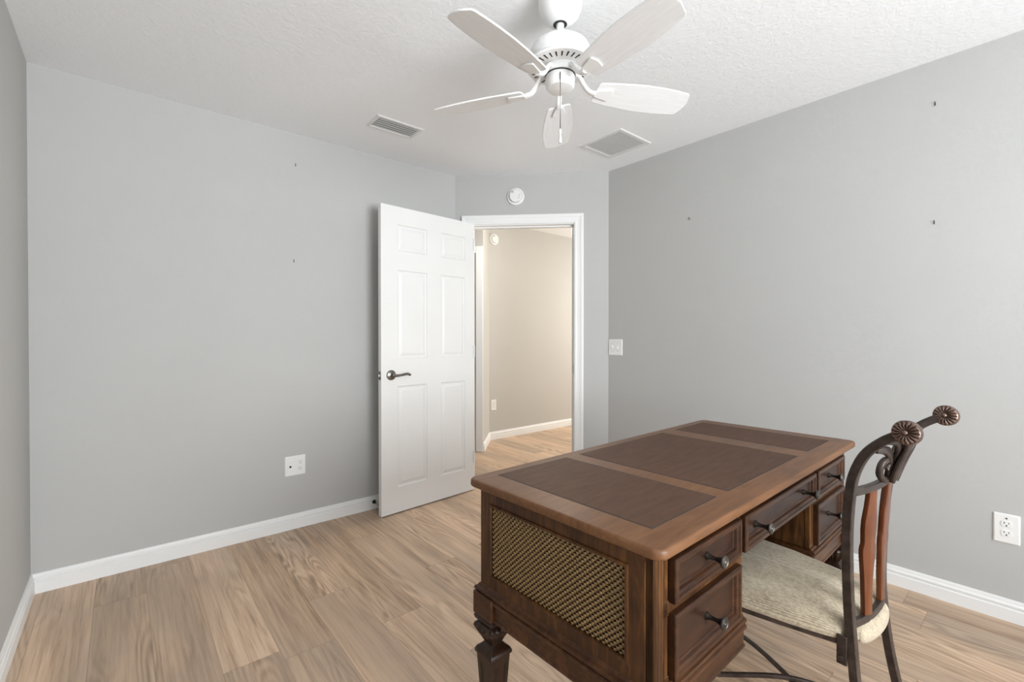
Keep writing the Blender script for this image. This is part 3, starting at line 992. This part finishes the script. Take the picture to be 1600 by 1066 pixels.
# base moulding under each pedestal with a sunk band, blocks at the outer corners
def base(u0, u1, outer):
    b = MB()
    uo, ui = (u0, u1) if outer < 0 else (u1, u0)
    s = 1 if outer < 0 else -1
    V0, V1 = FV, DD - IN
    def rr(o, z, oi=0.0):
        ua, ub = (uo - s * o), (ui + s * oi)
        x0, x1 = min(ua, ub), max(ua, ub)
        return [Vector((x0, V0 - o, z)), Vector((x1, V0 - o, z)), Vector((x1, V1 + o, z)), Vector((x0, V1 + o, z))]
    b.loft([rr(0.007, 0.374), rr(0.0095, 0.377), rr(0.0095, 0.383), rr(0.0060, 0.386), rr(0.0060, 0.421), rr(0.0095, 0.424), rr(0.0135, 0.427), rr(0.0145, 0.431), rr(0.0135, 0.435), rr(0.0085, 0.4375), rr(0.0085, 0.440), rr(0.0125, 0.442), rr(0.0145, 0.447), rr(0.0125, 0.452), rr(0.0060, 0.4545), rr(0.004, 0.460), rr(0.0, 0.4625)])
    o = b.build('base_moulding', M['desk'], desk, smooth=True, angle=28)
    for v in (V0 + 0.026, V1 - 0.026):
        uc = uo + s * 0.026
        MB().box(uc - 0.043, uc + 0.043, v - 0.043, v + 0.043, 0.372, 0.4385).build('corner_block', M['desk'], o, bevel=0.004)
    return o


base(IN, PWD, -1)
base(P2, DL - IN, 1)


def desk_leg(uc, vc):
    b = MB()
    def sq(h, z, r=0.003):
        return [Vector((uc + x, vc + y, z)) for x, y in rrect(-h, h, -h, h, min(r, h * .4), 2)]
    # collar on top, neck inside the bell, capital below
    b.loft([sq(0.034, 0.252), sq(0.040, 0.259), sq(0.040, 0.266), sq(0.036, 0.274), sq(0.026, 0.282), sq(0.019, 0.290), sq(0.016, 0.300), sq(0.016, 0.335), sq(0.030, 0.346), sq(0.040, 0.358), sq(0.042, 0.366), sq(0.038, 0.372)])
    lg = b.build('leg', M['leg'], desk, smooth=True, angle=35)
    # reeded bell
    n = 64
    rings = []
    for hw, z, amp in ((0.020, 0.288, 0.0), (0.023, 0.294, 0.0010), (0.029, 0.308, 0.0026), (0.039, 0.324, 0.0036), (0.0450, 0.337, 0.0040), (0.0430, 0.345, 0.0030), (0.030, 0.352, 0.0)):
        ring = []
        for k_ in range(n):
            a = 2 * pi * (k_ + 0.5) / n
            ca_, sa_ = cos(a), sin(a)
            rr_ = hw / (abs(ca_) ** 5 + abs(sa_) ** 5) ** 0.2
            rr_ += amp * cos(k_ * pi / 2 * 1.0)
            ring.append(Vector((uc + rr_ * ca_, vc + rr_ * sa_, z)))
        rings.append(ring)
    MB().loft(rings).build('reeded_bell', M['leg'], lg, smooth=True, angle=60)
    # tapered shaft with a sunk panel on each face
    sh = MB()
    zt_, zb_ = 0.254, 0.030
    ht, hb2 = 0.0345, 0.021
    for k_ in range(4):
        Rk = Matrix.Translation((uc, vc, 0)) @ Matrix.Rotation(k_ * pi / 2, 4, 'Z')
        def P(fx, fz, dep):
            z = zb_ + (zt_ - zb_) * fz
            h = hb2 + (ht - hb2) * fz
            return Rk @ Vector((fx * h, -h + dep, z))
        o4 = [P(-1, 0, 0), P(1, 0, 0), P(1, 1, 0), P(-1, 1, 0)]
        i4 = [P(-0.62, 0.06, 0), P(0.62, 0.06, 0), P(0.62, 0.90, 0), P(-0.62, 0.90, 0)]
        j4 = [P(-0.52, 0.075, 0.003), P(0.52, 0.075, 0.003), P(0.52, 0.885, 0.003), P(-0.52, 0.885, 0.003)]
        sh.loft([o4, i4, j4], cap=False)
        sh.add(j4, [(0, 1, 2, 3)])
    sh.loft([sq(0.015, 0.0), sq(0.019, 0.008), sq(0.0235, 0.030)])
    sh.build('leg_shaft', M['leg'], lg)
    return lg


for uc in (IN + 0.026, DL - IN - 0.026):
    for vc in (FV + 0.026, DD - IN - 0.026):
        desk_leg(uc, vc)

# ------------------------------------------------------------------ chair
chair = empty('dining_chair', (1.545, 0.327, 0), -0.056)
tag(chair, 'bronze metal chair with beige ribbed seat and cherry wood splats at the desk', 'chair')
BAR = rrect(-0.0105, 0.0105, -0.0105, 0.0105, 0.002, 1)
for s in (-1, 1):
    path = catmull([(s * 0.172, -0.072, 0.0), (s * 0.152, -0.045, 0.12), (s * 0.136, -0.016, 0.28), (s * 0.128, -0.001, 0.42), (s * 0.133, 0.004, 0.52),
                    (s * 0.150, 0.002, 0.68), (s * 0.162, -0.007, 0.788), (s * 0.168, -0.017, 0.845), (s * 0.174, -0.041, 0.900), (s * 0.180, -0.078, 0.940), (s * 0.188, -0.118, 0.966)], 6)
    MB().tube(path, 0, sect=BAR, upv=(1, 0, 0)).build('back_post', M['bronze'], chair, smooth=True, angle=40)
    # front legs
    path = catmull([(s * 0.188, 0.470, 0.0), (s * 0.186, 0.460, 0.2), (s * 0.184, 0.450, 0.405)], 6)
    MB().tube(path, 0, sect=rrect(-0.011, 0.011, -0.011, 0.011, 0.002, 1), upv=(1, 0, 0)).build('front_leg', M['bronze'], chair, smooth=True, angle=40)
    # rosette at the end of the post
    rb = MB()
    c0 = Vector((s * 0.190, -0.124, 0.968))
    nd = Vector((-1.0, 0.16, 0.10)).normalized()
    xd = Vector((0, 0, 1)).cross(nd).normalized()
    yd = nd.cross(xd)
    T = frame(c0 + nd * 0.006, xd, yd, nd)
    npet = 16
    K = npet * 6
    rr_ = 0.0275
    prof = ((0.0, -0.012, 0), (0.5, -0.012, 0), (0.96, -0.010, 0), (1.0, -0.007, 0), (1.0, 0.005, 0.0), (0.96, 0.008, 0.0), (0.88, 0.0085, 0.0012), (0.6, 0.0105, 0.0024), (0.32, 0.0090, 0.0012), (0.25, 0.0085, 0), (0.21, 0.0125, 0), (0.12, 0.0160, 0), (0.0, 0.0165, 0))
    rings = []
    for fr_, zz, amp in prof:
        ring = []
        for k_ in range(K):
            a = 2 * pi * k_ / K
            dz = amp * (abs(sin(npet * a / 2)) * 2 - 1)
            ring.append(T @ Vector((rr_ * fr_ * cos(a), rr_ * fr_ * sin(a), zz + dz)))
        rings.append(ring)
    rb.loft(rings)
    o = rb.build('rosette', M['rosette'], chair, smooth=True, angle=60)
    o['label'] = 'round bronze rosette with petals'
    # bracket where the side rail meets the post
    bb = MB().box(s * 0.142 - 0.004, s * 0.142 + 0.004, 0.004, 0.026, 0.345, 0.418)
    bk_ = bb.build('bracket', M['bronze'], chair, bevel=0.001)
    MB().lathe([(0, -0.006), (0.006, -0.006), (0.006, 0.006), (0, 0.006)], frame((s * 0.146, 0.016, 0.362), (0, 1, 0), (0, 0, 1), (1, 0, 0)), 12).build('bolt', M['bronze'], bk_, smooth=True)
    # side rail under the cushion
    path = catmull([(s * 0.130, 0.010, 0.398), (s * 0.165, 0.13, 0.398), (s * 0.196, 0.26, 0.398), (s * 0.200, 0.36, 0.398), (s * 0.182, 0.45, 0.398)], 8)
    MB().tube(path, 0, sect=rrect(-0.005, 0.005, -0.009, 0.009, 0.002, 1), upv=(0, 0, 1)).build('side_rail', M['bronze'], chair, smooth=True, angle=40)
MB().tube(catmull([(-0.182, 0.45, 0.398), (-0.09, 0.464, 0.398), (0.09, 0.464, 0.398), (0.182, 0.45, 0.398)], 8), 0, sect=rrect(-0.005, 0.005, -0.009, 0.009, 0.002, 1)).build('front_rail', M['bronze'], chair, smooth=True, angle=40)


def bow(a0, z, depth, yo):
    return catmull([(-a0, yo, z), (-a0 * 0.5, yo - depth * 0.8, z), (0, yo - depth, z), (a0 * 0.5, yo - depth * 0.8, z), (a0, yo, z)], 8)


rail_s = rrect(-0.0075, 0.0075, -0.0095, 0.0095, 0.002, 1)
MB().tube(bow(0.128, 0.449, 0.016, 0.0), 0, sect=rail_s).build('back_rail', M['bronze'], chair, smooth=True, angle=40)['label'] = 'lower bowed back rail'
MB().tube(bow(0.162, 0.797, 0.020, -0.010), 0, sect=rail_s).build('back_rail', M['bronze'], chair, smooth=True, angle=40)['label'] = 'upper bowed back rail'

# wooden splats with a vase outline, turned a little to the sides
for a in (-0.058, 0.058):
    sg = -1 if a < 0 else 1
    tw = Matrix.Rotation(R_(-8 + 7 * sg), 4, 'Z')
    yl, yu = -0.013, -0.026
    secs = [(0.455, 0.0150), (0.50, 0.0158), (0.55, 0.0180), (0.585, 0.0215), (0.610, 0.0255), (0.630, 0.0270), (0.641, 0.0250), (0.648, 0.0215), (0.660, 0.0222), (0.685, 0.0245), (0.71, 0.0240), (0.74, 0.0185), (0.765, 0.0158), (0.792, 0.0150)]
    rings = []
    for z, hw in secs:
        t_ = (z - 0.455) / (0.792 - 0.455)
        am = a * (1 + 0.20 * t_)
        y = yl + (yu - yl) * t_ + 0.004 * sin(pi * t_)
        rings.append([Vector((am, y, z)) + tw @ Vector((x, yy, 0)) for x, yy in rrect(-hw, hw, -0.0065, 0.0065, 0.0025, 2)])
    MB().loft(rings).build('splat', M['splat'], chair, smooth=True, angle=40)['label'] = 'reddish cherry wood splat'

# cast leaf ornament between the upper rail and the scrolls
def yb_(z):      # follows the sweep of the posts
    t_ = max(0.0, (z - 0.80) / 0.16)
    return -0.046 - 0.064 * t_ ** 1.7


orn = MB()


def ribbon(pts, ws, th=0.006):
    lf = orn
    p3 = catmull([(x, yb_(z) + dy, z) for x, z, dy in pts], 6)
    n = len(p3)

    def wv(i):
        t_ = i / (n - 1) * (len(ws) - 1)
        k_ = min(int(t_), len(ws) - 2)
        return ws[k_] + (ws[k_ + 1] - ws[k_]) * (t_ - k_)
    rings = []
    for i, p in enumerate(p3):
        a_ = p3[max(i - 1, 0)]; b_ = p3[min(i + 1, n - 1)]
        t = (b_ - a_).normalized()
        x = Vector((0, 1, 0)).cross(t)
        if x.length < 1e-3:
            x = Vector((1, 0, 0))
        x.normalize()
        y = t.cross(x)
        w2 = wv(i)
        ring = []
        for q in range(12):
            a2 = 2 * pi * q / 12
            groove = 1.0 - 0.45 * (abs(sin(a2)) ** 6)      # a vein down the middle
            ring.append(p + x * w2 * cos(a2) + y * th * sin(a2) * groove)
        rings.append(ring)
    lf.loft(rings)


for s in (-1, 1):
    # C scroll at the foot, it stands out to the front and to the back
    ribbon([(s * 0.006, 0.806, 0.0), (s * 0.034, 0.812, 0.006), (s * 0.056, 0.832, 0.012), (s * 0.058, 0.856, 0.014), (s * 0.040, 0.868, 0.012), (s * 0.026, 0.856, 0.008), (s * 0.034, 0.842, 0.008)], [0.005, 0.007, 0.008, 0.008, 0.007, 0.006, 0.005], 0.0105)
    # leaf lobes curling outwards
    ribbon([(s * 0.010, 0.818, 0.004), (s * 0.022, 0.862, 0.006), (s * 0.050, 0.892, 0.020), (s * 0.086, 0.894, 0.034)], [0.007, 0.012, 0.013, 0.006], 0.010)
    ribbon([(s * 0.008, 0.845, 0.003), (s * 0.020, 0.892, 0.004), (s * 0.050, 0.920, 0.016), (s * 0.090, 0.920, 0.030)], [0.007, 0.012, 0.013, 0.006], 0.010)
    ribbon([(s * 0.006, 0.870, 0.002), (s * 0.018, 0.915, 0.002), (s * 0.044, 0.942, 0.010), (s * 0.074, 0.948, 0.020)], [0.006, 0.011, 0.011, 0.005], 0.009)
    ribbon([(s * 0.014, 0.806, -0.008), (s * 0.022, 0.845, -0.012), (s * 0.020, 0.890, -0.012), (s * 0.030, 0.930, -0.004)], [0.006, 0.009, 0.010, 0.005], 0.009)
ribbon([(0, 0.806, -0.004), (0, 0.84, -0.010), (0, 0.89, -0.010), (0, 0.93, -0.006), (0, 0.956, 0.0)], [0.006, 0.012, 0.013, 0.010, 0.004], 0.008)
orn.build('leaf_ornament', M['bronze'], chair, smooth=True, angle=60)['label'] = 'cast bronze acanthus leaf ornament'


# seat cushion: ribs run front to back
def halfw(b_):
    tab = [(-0.022, 0.085), (-0.008, 0.108), (0.012, 0.112), (0.018, 0.136), (0.05, 0.150), (0.12, 0.172), (0.25, 0.200), (0.35, 0.204), (0.42, 0.195), (0.455, 0.172), (0.468, 0.13)]
    if b_ <= tab[0][0]:
        return tab[0][1]
    for (x0, y0), (x1, y1) in zip(tab, tab[1:]):
        if b_ <= x1:
            t_ = (b_ - x0) / (x1 - x0)
            return y0 + (y1 - y0) * t_
    return tab[-1][1]


sb = MB()
NB, NR, SUB = 46, 48, 6
NA = NR * SUB
rows = []
Z0, B0, B1 = 0.404, -0.022, 0.468
for i in range(NB + 1):
    b_ = B0 + (B1 - B0) * i / NB
    hw = halfw(b_)
    row = []
    for k_ in range(NA + 1):
        # section runs from the lower left rim over the crown to the lower right rim
        f_ = -1 + 2 * k_ / NA
        ang = f_ * pi / 2
        x = hw * (abs(sin(ang)) ** 0.78) * (1 if f_ >= 0 else -1)
        zz = abs(cos(ang)) ** 0.55
        e_ = min(1.0, max(0.0, (b_ - B0 + 0.006) / 0.12)) ** 0.5 * min(1.0, max(0.0, (B1 + 0.008 - b_) / 0.08)) ** 0.45
        zt_ = Z0 + (0.030 + 0.046 * e_) * zz
        rib = 0.0030 * abs(sin(pi * k_ / SUB))
        out = abs(sin(ang)) ** 2
        row.append(Vector((x + (rib if f_ > 0 else -rib) * out, b_, zt_ + rib * (1 - out))))
    rows.append(row)
lo = [[Vector((p.x, p.y, Z0)) for p in (r_[0], r_[-1])] for r_ in rows]
sb.loft(rows, cap=False, closed=False)
sb.loft([[r_[0], r_[-1]] for r_ in rows], cap=False, closed=False)
sb.loft([rows[0], [Vector((p.x, p.y, Z0)) for p in rows[0]]], cap=False, closed=False)
sb.loft([rows[-1], [Vector((p.x, p.y, Z0)) for p in rows[-1]]], cap=False, closed=False)
cush = sb.build('seat_cushion', M['fabric'], chair, smooth=True, angle=75)
cush['label'] = 'beige ribbed seat cushion'
# back edge of the upholstery bulging out under the lower back rail
hb_ = MB()
rings = []
for q in range(41):
    a = -0.104 + 0.208 * q / 40
    e_ = (1 - abs(a / 0.106) ** 6) ** 0.5
    yc = -0.010 - 0.012 * cos(a / 0.104 * pi / 2)
    rib = 0.0012 * (q % 2)
    rings.append([Vector((a, yc + (0.014 * e_ + rib) * cos(2 * pi * k_ / 16), 0.414 + (0.026 * e_ + rib) * sin(2 * pi * k_ / 16))) for k_ in range(16)])
hb_.loft(rings)
hb_.build('cushion_welt', M['fabric'], cush, smooth=True, angle=75)

# crossed arched stretchers
for s in (-1, 1):
    path = catmull([(s * 0.155, -0.048, 0.075), (s * 0.100, 0.04, 0.112), (0, 0.185, 0.136 + 0.006 * s), (-s * 0.105, 0.34, 0.110), (-s * 0.187, 0.466, 0.075)], 8)
    MB().tube(path, 0, sect=rrect(-0.0065, 0.0065, -0.006, 0.006, 0.002, 1)).build('stretcher', M['bronze'], chair, smooth=True, angle=40)
